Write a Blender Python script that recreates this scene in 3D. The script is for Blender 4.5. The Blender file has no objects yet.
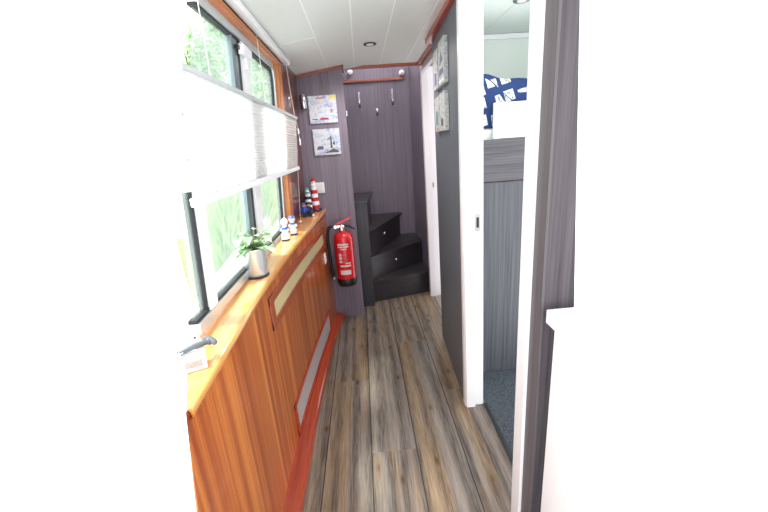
import bpy, bmesh, math, random
from mathutils import Vector, Matrix
random.seed(7)
SC = bpy.context.scene
COL = SC.collection
PI = math.pi

# ------------------------------------------------------------------ helpers
class MB:
    """collects faces into one mesh"""
    def __init__(s):
        s.bm = bmesh.new(); s.m = 0
    def face(s, pts, m=None):
        vs = [s.bm.verts.new(p) for p in pts]
        f = s.bm.faces.new(vs); f.material_index = s.m if m is None else m
        return f
    def hexa(s, p, m=None):
        """p: 8 points, 0-3 bottom ring, 4-7 top ring"""
        v = [s.bm.verts.new(q) for q in p]
        for a in ((3,2,1,0),(4,5,6,7),(0,1,5,4),(1,2,6,5),(2,3,7,6),(3,0,4,7)):
            f = s.bm.faces.new([v[i] for i in a]); f.material_index = s.m if m is None else m
    def box(s, a, b, m=None):
        x0,y0,z0 = a; x1,y1,z1 = b
        s.hexa([(x0,y0,z0),(x1,y0,z0),(x1,y1,z0),(x0,y1,z0),(x0,y0,z1),(x1,y0,z1),(x1,y1,z1),(x0,y1,z1)], m)
    def prism(s, pts, off, m=None):
        off = Vector(off)
        a = [s.bm.verts.new(p) for p in pts]; b = [s.bm.verts.new(Vector(p)+off) for p in pts]
        n = len(pts); fs = [s.bm.faces.new(a[::-1]), s.bm.faces.new(b)]
        for i in range(n):
            fs.append(s.bm.faces.new([a[i], a[(i+1)%n], b[(i+1)%n], b[i]]))
        for f in fs: f.material_index = s.m if m is None else m
    def rings(s, rings, close=True, cap=True, m=None):
        R = [[s.bm.verts.new(p) for p in r] for r in rings]
        fs = []
        for a, b in zip(R, R[1:]):
            n = len(a)
            for i in range(n if close else n-1):
                fs.append(s.bm.faces.new([a[i], a[(i+1)%n], b[(i+1)%n], b[i]]))
        if cap and close:
            fs.append(s.bm.faces.new(R[0][::-1])); fs.append(s.bm.faces.new(R[-1]))
        for f in fs: f.material_index = s.m if m is None else m
    def lathe(s, prof, c, n=28, axis=None, m=None, cap=True):
        M = axis or Matrix.Identity(3); c = Vector(c)
        s.rings([[c + M @ Vector((max(r,1e-4)*math.cos(2*PI*i/n), max(r,1e-4)*math.sin(2*PI*i/n), z)) for i in range(n)] for r, z in prof], cap=cap, m=m)
    def tube(s, pts, r, n=8, m=None):
        pts = [Vector(p) for p in pts]
        R = []
        for i, p in enumerate(pts):
            d = (pts[min(i+1,len(pts)-1)] - pts[max(i-1,0)]).normalized()
            u = d.orthogonal().normalized() if i == 0 else (u - d*u.dot(d)).normalized()
            w = d.cross(u)
            rr = r[i] if isinstance(r, (list, tuple)) else r
            R.append([p + u*rr*math.cos(2*PI*k/n) + w*rr*math.sin(2*PI*k/n) for k in range(n)])
        s.rings(R, m=m)
    def ball(s, c, r, n=14, k=9, sc=(1,1,1), m=None, rot=None):
        c = Vector(c); M = rot or Matrix.Identity(3)
        R = []
        for j in range(k+1):
            t = PI*j/k; rr = max(math.sin(t), 1e-3)
            R.append([c + M @ Vector((r*sc[0]*rr*math.cos(2*PI*i/n), r*sc[1]*rr*math.sin(2*PI*i/n), -r*sc[2]*math.cos(t))) for i in range(n)])
        s.rings(R, m=m)
    def done(s, name, mats, parent=None, smooth=False, bevel=0, origin=None, seg=2, sharp=40, fix=True):
        if fix: bmesh.ops.recalc_face_normals(s.bm, faces=s.bm.faces)
        o0 = Vector(origin) if origin is not None else Vector((0,0,0))
        base = world_loc(parent) if parent else Vector((0,0,0))
        shift = base + (o0 if not parent else Vector((0,0,0)))
        if parent and origin is not None: shift = o0
        for v in s.bm.verts: v.co -= shift
        me = bpy.data.meshes.new(name); s.bm.to_mesh(me); s.bm.free()
        if not isinstance(mats, (list, tuple)): mats = [mats]
        for q in mats: me.materials.append(q)
        if smooth:
            for p in me.polygons: p.use_smooth = True
            try: me.set_sharp_from_angle(angle=math.radians(sharp))
            except Exception: pass
        o = bpy.data.objects.new(name, me); COL.objects.link(o)
        o.location = shift - base if parent else shift
        if parent: o.parent = parent
        if bevel:
            b = o.modifiers.new('bevel', 'BEVEL'); b.width = bevel; b.segments = seg; b.limit_method = 'ANGLE'; b.angle_limit = math.radians(35)
            b.harden_normals = False
        return o

def world_loc(o):
    l = Vector((0,0,0))
    while o: l += o.location; o = o.parent
    return l
def tag(o, label, cat, group=None, kind=None):
    if label: o['label'] = label
    if cat: o['category'] = cat
    if group: o['group'] = group
    if kind: o['kind'] = kind
    return o
def thing(name, loc, label, cat, group=None):
    o = bpy.data.objects.new(name, None); COL.objects.link(o); o.location = loc; o.empty_display_size = .03
    return tag(o, label, cat, group)
def struct(o, label=None, cat=None):
    o['kind'] = 'structure'
    if label: o['label'] = label
    if cat: o['category'] = cat
    return o
def copy_tree(o, loc):
    r = o.copy(); COL.objects.link(r); r.location = loc
    for ch in list(o.children):
        c = ch.copy(); COL.objects.link(c); c.parent = r
        for g in list(ch.children):
            d = g.copy(); COL.objects.link(d); d.parent = c
    return r

# ------------------------------------------------------------------ materials
def S(r, g, b):
    f = lambda c: (c/255)/12.92 if c/255 <= .04045 else ((c/255+.055)/1.055)**2.4
    return (f(r), f(g), f(b), 1)
class NT:
    def __init__(s, name):
        s.mat = bpy.data.materials.new(name); s.mat.use_nodes = True
        s.t = s.mat.node_tree; s.n = s.t.nodes; s.l = s.t.links
        s.b = s.n['Principled BSDF']
    def node(s, typ, **kw):
        n = s.n.new(typ)
        for k, v in kw.items():
            if k in n.inputs: n.inputs[k].default_value = v
            else: setattr(n, k, v)
        return n
    def link(s, a, b): s.l.new(a, b)
    def coords(s, scale=(1,1,1), rot=(0,0,0), loc=(0,0,0)):
        t = s.node('ShaderNodeTexCoord'); m = s.node('ShaderNodeMapping')
        m.inputs['Scale'].default_value = scale; m.inputs['Rotation'].default_value = rot; m.inputs['Location'].default_value = loc
        s.link(t.outputs['Object'], m.inputs['Vector']); return m.outputs['Vector']
    def noise(s, vec, scale=5, detail=4, rough=.55, dist=0):
        n = s.node('ShaderNodeTexNoise'); n.inputs['Scale'].default_value = scale; n.inputs['Detail'].default_value = detail
        n.inputs['Roughness'].default_value = rough; n.inputs['Distortion'].default_value = dist
        s.link(vec, n.inputs['Vector']); return n.outputs['Fac']
    def ramp(s, fac, stops):
        r = s.node('ShaderNodeValToRGB'); e = r.color_ramp.elements
        while len(e) < len(stops): e.new(.5)
        for i, (p, c) in enumerate(stops): e[i].position = p; e[i].color = c
        s.link(fac, r.inputs['Fac']); return r.outputs['Color']
    def mix(s, fac, a, b, mode='MIX'):
        m = s.node('ShaderNodeMix', data_type='RGBA', blend_type=mode)
        for v, i in ((fac, 0), (a, 6), (b, 7)):
            if hasattr(v, 'links'): s.link(v, m.inputs[i])
            else: m.inputs[i].default_value = v
        return m.outputs[2]
    def math(s, op, a, b=None, clamp=False):
        m = s.node('ShaderNodeMath', operation=op); m.use_clamp = clamp
        for v, i in ((a, 0), (b, 1)):
            if v is None: continue
            if hasattr(v, 'links'): s.link(v, m.inputs[i])
            else: m.inputs[i].default_value = v
        return m.outputs[0]
    def bump(s, h, strength=.2, dist=.002):
        b = s.node('ShaderNodeBump'); b.inputs['Strength'].default_value = strength; b.inputs['Distance'].default_value = dist
        s.link(h, b.inputs['Height']); s.link(b.outputs['Normal'], s.b.inputs['Normal'])
    def set(s, rough=.5, metal=0, coat=0, col=None, spec=None, **kw):
        s.b.inputs['Roughness'].default_value = rough; s.b.inputs['Metallic'].default_value = metal
        s.b.inputs['Coat Weight'].default_value = coat
        if spec is not None: s.b.inputs['Specular IOR Level'].default_value = spec
        if col is not None:
            if hasattr(col, 'links'): s.link(col, s.b.inputs['Base Color'])
            else: s.b.inputs['Base Color'].default_value = col
        return s.mat

def plain(name, col, rough=.5, metal=0, coat=0, var=.06, scale=30):
    t = NT(name); v = t.coords()
    f = t.noise(v, scale, 3)
    lo = tuple(c*(1-var) for c in col[:3])+(1,); hi = tuple(min(1, c*(1+var)) for c in col[:3])+(1,)
    return t.set(rough, metal, coat, t.ramp(f, [(.3, lo), (.7, hi)]))

def laminate(name, dark, light, axis='z', rough=.45, fine=220):
    """dark wood-look laminate with fine streaks along the given axis"""
    t = NT(name)
    sc = {'z': (fine, fine, 2.2), 'x': (2.2, fine, fine)}[axis]
    sc2 = {'z': (45, 45, .9), 'x': (.9, 45, 45)}[axis]
    a = t.noise(t.coords(sc), 1, 3, .6); b = t.noise(t.coords(sc2), 1, 3, .6)
    f = t.math('ADD', t.math('MULTIPLY', a, .65), t.math('MULTIPLY', b, .35))
    c = t.ramp(f, [(.36, dark), (.64, light)])
    t.bump(a, .08, .001)
    return t.set(rough, 0, 0, c)

def mahogany(name, dark, light, axis, sc=(1,1,1), rough=.3, coat=.4):
    t = NT(name)
    k = {'x': (1.0, 28, 28), 'y': (28, 1.0, 28), 'z': (28, 28, 1.0)}[axis]
    v = t.coords(tuple(a*b for a, b in zip(k, sc)))
    a = t.noise(v, 1, 4, .6, .3)
    k2 = {'x': (6, 260, 260), 'y': (260, 6, 260), 'z': (260, 260, 6)}[axis]
    b = t.noise(t.coords(k2), 1, 2, .5)
    f = t.math('ADD', t.math('MULTIPLY', a, .75), t.math('MULTIPLY', b, .25))
    c = t.ramp(f, [(.33, dark), (.5, tuple((x+y)/2 for x, y in zip(dark, light))), (.66, light)])
    return t.set(rough, 0, coat, c)

M = {}
M['panel_purple'] = laminate('grey_purple_laminate', S(107,96,110), S(135,124,139))
M['panel_grey'] = laminate('dark_grey_laminate', S(88,93,100), S(108,113,121))
M['panel_end'] = laminate('taupe_laminate', S(52,46,51), S(84,76,82), fine=130)
M['edge_board'] = laminate('smooth_taupe_edge', S(82,77,80), S(98,92,95), fine=120)
M['panel_door'] = laminate('graphite_laminate', S(64,65,72), S(92,93,100), fine=150)
M['panel_horizontal'] = laminate('graphite_laminate_crosswise', S(58,55,62), S(104,100,106), axis='x', fine=150)
M['stair'] = laminate('stair_laminate', S(38,34,38), S(60,56,60), axis='x', rough=.4)
M['stair_v'] = laminate('stair_laminate_upright', S(46,43,49), S(66,62,69), axis='z', rough=.4)
M['sill'] = mahogany('varnished_sill', S(206,126,58), S(238,178,104), 'y', rough=.25, coat=1)
M['redwood'] = mahogany('red_varnished_trim', S(140,42,18), S(182,70,34), 'y', rough=.3, coat=.5)
M['redwood_x'] = mahogany('red_varnished_trim_crosswise', S(132,60,42), S(168,90,66), 'x', rough=.35, coat=.4)
M['frame_wood'] = mahogany('window_wood', S(160,84,36), S(212,136,74), 'z', rough=.35, coat=.3)
M['frame_wood_y'] = mahogany('window_wood_lengthwise', S(160,84,36), S(212,136,74), 'y', rough=.35, coat=.3)
M['mahogany_dark'] = mahogany('dark_mahogany', S(74,30,24), S(112,52,42), 'z', rough=.3, coat=.4)
M['white'] = plain('white_paint', S(236,236,238), .4, var=.015)
M['white_shaded'] = plain('white_paint_shaded', S(204,197,201), .4, var=.015)  # the white paint again, greyed so the far doorway looks less lit
M['white_gloss'] = plain('white_gloss', S(243,243,246), .22, var=.01)
M['white_wall'] = plain('white_wall', S(226,234,228), .6, var=.01)
M['ceil'] = plain('ceiling_panel', S(222,226,223), .35, var=.015)
M['ceil_joint'] = plain('ceiling_joint', S(250,252,251), .5, var=.01)
M['alu'] = plain('aluminium', S(206,212,214), .38, .65, var=.03)
M['alu_dark'] = plain('grey_aluminium', S(128,142,146), .3, .6, var=.04)
M['pewter'] = plain('dull_pewter', S(92,98,104), .45, .4, var=.12)
M['rubber'] = plain('black_rubber', S(32,36,40), .6, var=.1)
M['black'] = plain('black_plastic', S(26,26,28), .45, var=.1)
M['chrome'] = plain('chrome', S(214,214,216), .14, 1, var=.02)
M['steel'] = plain('brushed_steel', S(190,188,190), .3, 1, var=.05)
M['pot'] = plain('silver_pot', S(222,226,230), .36, .75, var=.02)
M['red'] = plain('red_enamel', S(214,22,36), .28, 0, .5, var=.04)
M['red_dull'] = plain('red_plastic', S(190,24,34), .4, var=.05)
M['blue'] = plain('blue_glaze', S(40,84,190), .3, 0, .3, var=.15)
M['navy'] = plain('navy_paint', S(28,40,72), .4, var=.1)
M['teal'] = plain('teal_paint', S(84,140,150), .4, var=.1)
M['skin'] = plain('painted_skin', S(216,160,124), .45, var=.05)
M['ceramic'] = plain('white_ceramic', S(240,240,242), .18, 0, .4, var=.02)
M['cord'] = plain('white_cord', S(226,222,214), .7, var=.03)
M['label'] = plain('white_label', S(232,218,216), .5, var=.05)
M['soil'] = plain('potting_soil', S(48,36,28), .9, var=.3, scale=120)
M['deck_white'] = plain('white_deck_paint', S(238,240,240), .5, var=.01)
M['bulb'] = plain('frosted_bulb', S(226,222,218), .3, var=.02)
M['card_pink'] = plain('faded_print', S(222,160,156), .6, var=.25, scale=160)

# planked floor: boards of X, printed twin strips, knots, dark seams
def floor_mat():
    t = NT('weathered_plank_floor')
    co = t.node('ShaderNodeTexCoord'); sp = t.node('ShaderNodeSeparateXYZ'); t.link(co.outputs['Object'], sp.inputs[0])
    X, Y = sp.outputs[0], sp.outputs[1]
    W = .2245
    u = t.math('DIVIDE', t.math('ADD', X, 3*W+.067), W)
    row = t.math('FLOOR', u); fu = t.math('FRACT', u)
    strip = t.math('FLOOR', t.math('MULTIPLY', u, 2.0))
    wn = t.node('ShaderNodeTexWhiteNoise', noise_dimensions='2D')
    ln = t.math('FLOOR', t.math('ADD', t.math('MULTIPLY', Y, .62), t.math('MULTIPLY', row, .37)))
    cb = t.node('ShaderNodeCombineXYZ'); t.link(strip, cb.inputs[0]); t.link(ln, cb.inputs[1]); t.link(cb.outputs[0], wn.inputs['Vector'])
    rnd = wn.outputs['Value']
    # grain, shifted per strip
    cv = t.node('ShaderNodeCombineXYZ')
    t.link(t.math('MULTIPLY', X, 48), cv.inputs[0]); t.link(t.math('MULTIPLY', Y, 2.2), cv.inputs[1]); t.link(t.math('MULTIPLY', rnd, 40), cv.inputs[2])
    g = t.noise(cv.outputs[0], 1, 5, .62, .8)
    cv2 = t.node('ShaderNodeCombineXYZ')
    t.link(t.math('MULTIPLY', X, 9), cv2.inputs[0]); t.link(t.math('MULTIPLY', Y, 1.3), cv2.inputs[1]); t.link(t.math('MULTIPLY', rnd, 17), cv2.inputs[2])
    g2 = t.noise(cv2.outputs[0], 1, 3, .5)
    cf = t.node('ShaderNodeCombineXYZ'); t.link(t.math('MULTIPLY', X, 190), cf.inputs[0]); t.link(t.math('MULTIPLY', Y, 7), cf.inputs[1]); t.link(t.math('MULTIPLY', rnd, 40), cf.inputs[2])
    g3 = t.noise(cf.outputs[0], 1, 3, .65)
    wv = t.node('ShaderNodeTexWave', wave_type='BANDS', bands_direction='X'); wv.inputs['Scale'].default_value = .42; wv.inputs['Distortion'].default_value = 7; wv.inputs['Detail'].default_value = 2; wv.inputs['Detail Scale'].default_value = .55
    t.link(cv2.outputs[0], wv.inputs['Vector'])
    g = t.math('ADD', t.math('MULTIPLY', g, .38), t.math('ADD', t.math('MULTIPLY', g3, .50), t.math('MULTIPLY', wv.outputs['Fac'], .13)))
    grey = t.ramp(g, [(.38, S(68,61,57)), (.5, S(108,99,92)), (.64, S(134,124,115))])
    brown = t.ramp(g, [(.38, S(82,66,51)), (.5, S(120,101,80)), (.64, S(146,126,101))])
    w = t.math('ADD', t.math('MULTIPLY', rnd, .75), t.math('MULTIPLY', t.math('SUBTRACT', g2, .5), 1.7))
    w2 = t.math('MULTIPLY', t.math('SUBTRACT', w, .2), 2.2, True)
    c = t.mix(w2, grey, brown)
    # knots
    vo = t.node('ShaderNodeTexVoronoi', feature='F1'); vo.inputs['Scale'].default_value = 1; vo.inputs['Randomness'].default_value = 1
    cv3 = t.node('ShaderNodeCombineXYZ')
    t.link(t.math('MULTIPLY', X, 11.0), cv3.inputs[0]); t.link(t.math('MULTIPLY', Y, 4.6), cv3.inputs[1])
    t.link(cv3.outputs[0], vo.inputs['Vector'])
    kn = t.math('SUBTRACT', 1, t.math('DIVIDE', vo.outputs['Distance'], .16), True)
    kh = t.math('MULTIPLY', t.math('SUBTRACT', 1, t.math('DIVIDE', vo.outputs['Distance'], .34), True), .6)
    c = t.mix(kh, c, S(112,86,58)); c = t.mix(kn, c, S(48,34,24))
    # seams
    d = t.math('ABSOLUTE', t.math('SUBTRACT', fu, .5))
    seam = t.math('GREATER_THAN', d, .487)
    c = t.mix(seam, c, S(34,32,34))
    t.bump(t.math('SUBTRACT', t.math('MULTIPLY', g, .25), seam), .25, .0015)
    return t.set(.42, 0, 0, c, spec=.4)
M['floor'] = floor_mat()

def wains_mat():
    t = NT('striped_mahogany_panel')
    a = t.noise(t.coords((1, 34, .25)), 1, 3, .55)
    b = t.noise(t.coords((1, 200, 2.5)), 1, 2, .5)
    f = t.math('ADD', t.math('MULTIPLY', a, .8), t.math('MULTIPLY', b, .2))
    c = t.ramp(f, [(.36, S(142,66,30)), (.5, S(168,86,38)), (.64, S(202,120,54))])
    return t.set(.3, 0, .45, c)
M['wains'] = wains_mat()

def grille_mat(name, a, b, sc):
    t = NT(name)
    w = t.node('ShaderNodeTexChecker'); w.inputs['Scale'].default_value = sc
    w.inputs['Color1'].default_value = a; w.inputs['Color2'].default_value = b
    t.link(t.coords(), w.inputs['Vector'])
    return t.set(.6, 0, 0, w.outputs['Color'])
M['cane'] = grille_mat('woven_cane', S(208,192,146), S(152,136,92), 160)
M['mesh_grey'] = grille_mat('grey_wire_mesh', S(186,176,174), S(146,136,136), 160)

def carpet_mat():
    t = NT('blue_grey_carpet')
    a = t.noise(t.coords(), 150, 3, .7); b = t.noise(t.coords(), 14, 3, .6)
    c = t.ramp(a, [(.34, S(40,45,52)), (.66, S(98,104,112))])
    c = t.mix(t.math('MULTIPLY', b, .5), c, S(70,78,86))
    t.bump(a, .8, .006)
    return t.set(.95, 0, 0, c, spec=.1)
M['carpet'] = carpet_mat()

def glass_mat():
    m = bpy.data.materials.new('window_glass'); m.use_nodes = True
    n = m.node_tree.nodes; l = m.node_tree.links; n.clear()
    o = n.new('ShaderNodeOutputMaterial'); mx = n.new('ShaderNodeMixShader'); tr = n.new('ShaderNodeBsdfTransparent'); gl = n.new('ShaderNodeBsdfGlossy')
    lw = n.new('ShaderNodeLayerWeight'); lw.inputs['Blend'].default_value = .5
    pw = n.new('ShaderNodeMath'); pw.operation = 'POWER'; pw.inputs[1].default_value = 5
    fr = n.new('ShaderNodeMath'); fr.operation = 'MULTIPLY_ADD'; fr.inputs[1].default_value = .5; fr.inputs[2].default_value = .02
    l.new(lw.outputs['Facing'], pw.inputs[0]); l.new(pw.outputs[0], fr.inputs[0]); tr.inputs['Color'].default_value = (.93, .985, .955, 1); gl.inputs['Roughness'].default_value = .02
    l.new(fr.outputs[0], mx.inputs[0]); l.new(tr.outputs[0], mx.inputs[1]); l.new(gl.outputs[0], mx.inputs[2]); dm = n.new('ShaderNodeMixShader'); dm.inputs[0].default_value = .09; dt = n.new('ShaderNodeBsdfTranslucent'); dt.inputs['Color'].default_value = (.86,.95,.92,1)
    l.new(mx.outputs[0], dm.inputs[1]); l.new(dt.outputs[0], dm.inputs[2]); l.new(dm.outputs[0], o.inputs[0])
    return m
M['glass'] = glass_mat()

def translucent(name, col, col2, amount, rough=.7, scale=25):
    t = NT(name); f = t.noise(t.coords(), scale, 3)
    c = t.ramp(f, [(.3, col), (.7, col2)])
    t.set(rough, 0, 0, c, spec=.15)
    tr = t.node('ShaderNodeBsdfTranslucent'); t.link(c, tr.inputs['Color'])
    mx = t.node('ShaderNodeMixShader'); mx.inputs[0].default_value = amount
    t.link(t.b.outputs[0], mx.inputs[1]); t.link(tr.outputs[0], mx.inputs[2])
    t.link(mx.outputs[0], t.n['Material Output'].inputs['Surface'])
    return t.mat
M['blind'] = translucent('pleated_fabric', S(238,236,236), S(246,244,244), .42)
M['frosted'] = translucent('frosted_pane', S(250,250,250), S(252,252,252), .95)
M['leaf'] = translucent('plant_leaf', S(122,168,116), S(206,226,196), .25, .4, 60)
M['leaf_out'] = translucent('outdoor_leaf', S(104,156,98), S(184,216,168), .4, .6, 9)
M['grass'] = translucent('outdoor_grass', S(112,158,92), S(188,212,150), .4, .6, 5)
M['bank'] = plain('grassy_bank', S(110,146,84), .9, var=.3, scale=9)
M['stem'] = plain('plant_stem', S(110,130,80), .6, var=.1)

def duvet_mat():
    t = NT('blue_patterned_cotton')
    v = t.node('ShaderNodeTexVoronoi', feature='F1', distance='CHEBYCHEV'); v.inputs['Scale'].default_value = 12.5; v.inputs['Randomness'].default_value = .4
    cv = t.coords((1,1,1), (0,.25,.2)); t.link(cv, v.inputs['Vector'])
    d = v.outputs['Distance']
    sq = t.math('LESS_THAN', d, .34)
    n = t.noise(t.coords(), 60, 3, .6)
    inner = t.ramp(n, [(.4, S(214,216,216)), (.54, S(204,208,202)), (.62, S(120,126,132))])
    c = t.mix(sq, S(44,62,106), inner)
    return t.set(.85, 0, 0, c, spec=.1)
M['duvet'] = duvet_mat()

def picture_mat(name, stops, sc=22, axis=1):
    t = NT(name); f = t.noise(t.coords((1,1,1.6)), sc, 5, .65, .6)
    return t.set(.5, 0, 0, t.ramp(f, stops))
M['tile'] = picture_mat('sea_sketch_print', [(.3, S(120,142,186)), (.45, S(176,190,214)), (.55, S(218,220,226)), (.72, S(196,186,196))])
M['canvas'] = picture_mat('grey_photo_canvas', [(.3, S(120,126,130)), (.5, S(176,178,178)), (.7, S(204,204,200))], 30)
M['canvas2'] = picture_mat('pale_photo_canvas', [(.3, S(134,142,146)), (.5, S(182,186,184)), (.7, S(214,212,206))], 34)
for nm, c in dict(ink_red=(176,62,74), ink_navy=(58,70,96), ink_yellow=(222,206,110), ink_teal=(92,132,140), ink_grey=(88,88,96), ink_white=(228,228,228), ink_pink=(196,120,124), ink_violet=(98,98,140)).items():
    M[nm] = plain(nm, S(*c), .55, var=.12, scale=80)

# ------------------------------------------------------------------ geometry guides
YS = [.3, .7, 1.37, 1.70, 2.19, 2.6, 3.02]; XS = [-.42, -.42, -.428, -.417, -.385, -.35, -.316]
def xs(Y):                                  # plan curve of the sill's front edge (the hull narrows towards the bow)
    Y = max(YS[0], min(YS[-1], Y))
    def tang(i):
        if i == 0 or i == len(YS)-1: return 0 if i == 0 else (XS[-1]-XS[-2])/(YS[-1]-YS[-2])
        return (XS[i+1]-XS[i-1])/(YS[i+1]-YS[i-1])
    for i in range(len(YS)-1):
        if Y <= YS[i+1]:
            h = YS[i+1]-YS[i]; t = (Y-YS[i])/h
            return ((2*t**3-3*t*t+1)*XS[i] + (t**3-2*t*t+t)*h*tang(i) + (-2*t**3+3*t*t)*XS[i+1] + (t**3-t*t)*h*tang(i+1))
wain = lambda Y: xs(Y) - .012               # face of the wainscot
sillz = lambda Y: .925 + .026*(Y-.7)
srf = lambda z: -.485 + .055*(z-.97)        # inner face of the cabin side, leaning in
win = lambda z: -.527 + .075*(z-.97)        # plane of the window
bld = lambda z: -.448 + .094*(z-1.34)       # hang of the blind
ceilz = lambda X: 2.062 - .145*max(0, .08-X)
def lean(mb, fa, fb, y0, y1, z0, z1, m=None):
    """box between two leaning planes X=fa(z) and X=fb(z)"""
    mb.hexa([(fa(z0),y0,z0),(fb(z0),y0,z0),(fb(z0),y1,z0),(fa(z0),y1,z0),(fa(z1),y0,z1),(fb(z1),y0,z1),(fb(z1),y1,z1),(fa(z1),y1,z1)], m)
off = lambda f, d: (lambda z: f(z)+d)
def ys(a, b, n): return [a+(b-a)*i/n for i in range(n+1)]

# ------------------------------------------------------------------ the room
b = MB(); b.box((-.46,.3,-.04),(.60,3.02,0)); b.box((-.16,3.02,-.04),(.72,4.1,0)); b.box((.6,2.4,-.04),(.72,3.02,0))
struct(b.done('floor', M['floor']), 'grey and brown weathered plank floor of the corridor', 'floor')
b = MB(); b.box((.60,.95,-.03),(1.12,2.0,.004))
struct(b.done('floor', M['carpet']), 'blue grey carpet of the small room behind the doorway', 'floor')

# wainscot along the curved hull side
b = MB()
R = []
for Y in ys(0, 1, 26):
    row = []
    for z in (0, .3, .6, .93):
        y0 = .695 - .3*(.885-min(z,.885)); y = y0 + (3.0-y0)*Y
        row.append((y, z))
    ring = [(wain(y), y, min(z, sillz(y)-.01)) for y, z in row] + [(wain(y)-.0015-.0285*min(1,(y-y0)*3), y, min(z, sillz(y)-.01)) for y, z in row[::-1]]
    R.append(ring)
b.rings(R)
struct(b.done('wall_left', M['wains'], smooth=True), 'striped mahogany wainscot below the windowsill', 'wall')

# cabin side beyond and above the window
b = MB()
lean(b, off(srf,-.05), srf, 2.385, 3.0, .94, 1.992)
lean(b, off(srf,-.05), srf, 1.32, 2.385, 1.946, 1.992)
lean(b, off(win,-.015), off(srf,-.045), 2.33, 3.0, .90, 1.975)
struct(b.done('wall_left', M['mahogany_dark']), 'dark mahogany cabin side around the window', 'wall')

# baseboard
b = MB(); R = []
for Y in ys(.5, 2.985, 24):
    w = wain(Y) ; f = -.372 + .010*max(0,(Y-1.2)) + .0 if Y < 2.0 else None
    foot = [(.5,-.376),(1.17,-.369),(1.87,-.357),(2.41,-.330),(2.74,-.294),(2.99,-.258)]
    for (ya, xa), (yb, xb) in zip(foot, foot[1:]):
        if ya <= Y <= yb: fx = xa+(xb-xa)*(Y-ya)/(yb-ya)
    R.append([(w-.005,Y,0),(fx,Y,0),(fx-.002,Y,.036),(fx-.008,Y,.044),(w-.005,Y,.05)])
b.rings(R)
struct(b.done('baseboard_left', M['redwood'], smooth=True, sharp=30), 'red varnished skirting ledge at the foot of the wainscot', 'baseboard')

# back partition (left), hook wall and stairwell
b = MB(); b.prism([(-.54,2.985,0),(-.085,2.985,0),(-.085,2.985,2.034),(-.25,2.985,2.010),(-.54,2.985,1.968)], (0,.035,0))
struct(b.done('wall_back', M['panel_purple'], bevel=.001), 'grey purple laminate partition with the extinguisher', 'wall')
b = MB(); b.box((-.19,4.1,0),(.64,4.14,2.5))
struct(b.done('wall_back', M['panel_purple']), 'grey purple laminate wall with coat hooks above the stairs', 'wall')
b = MB(); b.box((-.19,3.02,0),(-.16,4.1,2.5))
struct(b.done('wall_left', M['panel_purple']), 'stairwell side behind the partition', 'wall')
b = MB(); b.prism([(.60,3.285,0),(.565,4.1,0),(.66,4.1,0),(.69,3.285,0)], (0,0,2.5))
struct(b.done('wall_right', M['panel_purple']), 'grey purple laminate side of the stairwell', 'wall')

# right-hand partition
b = MB(); b.prism([(.485,1.735,0),(.52,2.5,0),(.572,2.5,0),(.572,1.735,0)], (0,0,2.07))
struct(b.done('wall_right', M['panel_grey']), 'dark grey laminate partition with four canvases', 'wall')
b = MB(); b.prism([(.487,.925,0),(.585,.925,0),(.585,.925,.97),(.535,.925,1.74),(.535,.925,2.3),(.487,.925,2.3)],(0,.06,0))
struct(b.done('wall_right', M['panel_end']), 'taupe laminate end panel behind the white counter', 'wall')
b = MB(); b.box((.59,2.45,0),(.72,2.52,2.2))
struct(b.done('wall_right', M['panel_grey']), None)

b = MB(); b.box((.4855,.922,0),(.4868,.985,2.3)); b.box((.4855,.9235,0),(.494,.9248,2.3))
struct(b.done('trim_7', M['edge_board']), 'smooth taupe corner strip of the end panel', 'trim')
# ceiling boards with light joints
b = MB(); b.m = 0
edges = [-.45,-.31,-.19,.008,.21,.41,.58]
def cboard(x0, x1, y0, y1, m):
    g = .0030
    xm = [x0+g, (.08 if x0 < .08 < x1 else (x0+x1)/2), x1-g]
    for xa, xb in zip(xm, xm[1:]):
        b.hexa([(xa,y0,ceilz(xa)),(xb,y0,ceilz(xb)),(xb,y1,ceilz(xb)),(xa,y1,ceilz(xa)),(xa,y0,ceilz(xa)+.03),(xb,y0,ceilz(xb)+.03),(xb,y1,ceilz(xb)+.03),(xa,y1,ceilz(xa)+.03)], m)
g = .0035
for (x0, x1, cuts) in ((-.455,-.19,[.75,2.2,3.19]), (-.19,.008,[-.6,2.66,3.19]), (.008,.21,[-.6,3.19]), (.21,.41,[-.6,3.19]), (.41,.60,[-.6,3.19])):
    for ya, yb in zip(cuts, cuts[1:]):
        cboard(x0, x1, ya+g, yb-g, 0)
bk = [-.45,-.3,-.15,.08,.3,.6]
for xa, xb in zip(bk, bk[1:]):
    b.hexa([(xa,-.6,ceilz(xa)+.0015),(xb,-.6,ceilz(xb)+.0015),(xb,3.19,ceilz(xb)+.0015),(xa,3.19,ceilz(xa)+.0015),(xa,-.6,ceilz(xa)+.05),(xb,-.6,ceilz(xb)+.05),(xb,3.19,ceilz(xb)+.05),(xa,3.19,ceilz(xa)+.05)], 1)
struct(b.done('ceiling', [M['ceil'], M['ceil_joint']]), 'pale grey ceiling boards with light joints', 'ceiling')
b = MB(); b.box((-.19,3.19,2.07),(.70,3.21,2.5))
struct(b.done('ceiling', M['white']), 'header above the stairwell opening', 'ceiling')

sk = bpy.data.objects.new('stair_diffuser', None); COL.objects.link(sk); sk.location = (.25,3.65,2.5); struct(sk, 'added unseen frosted pane that lights the stairs', 'window')  # unseen diffuser, added to light the stairwell softly from above
b = MB(); b.box((-.19,3.21,2.5),(.70,4.14,2.508)); b.done('pane', M['frosted'], sk)
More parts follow.
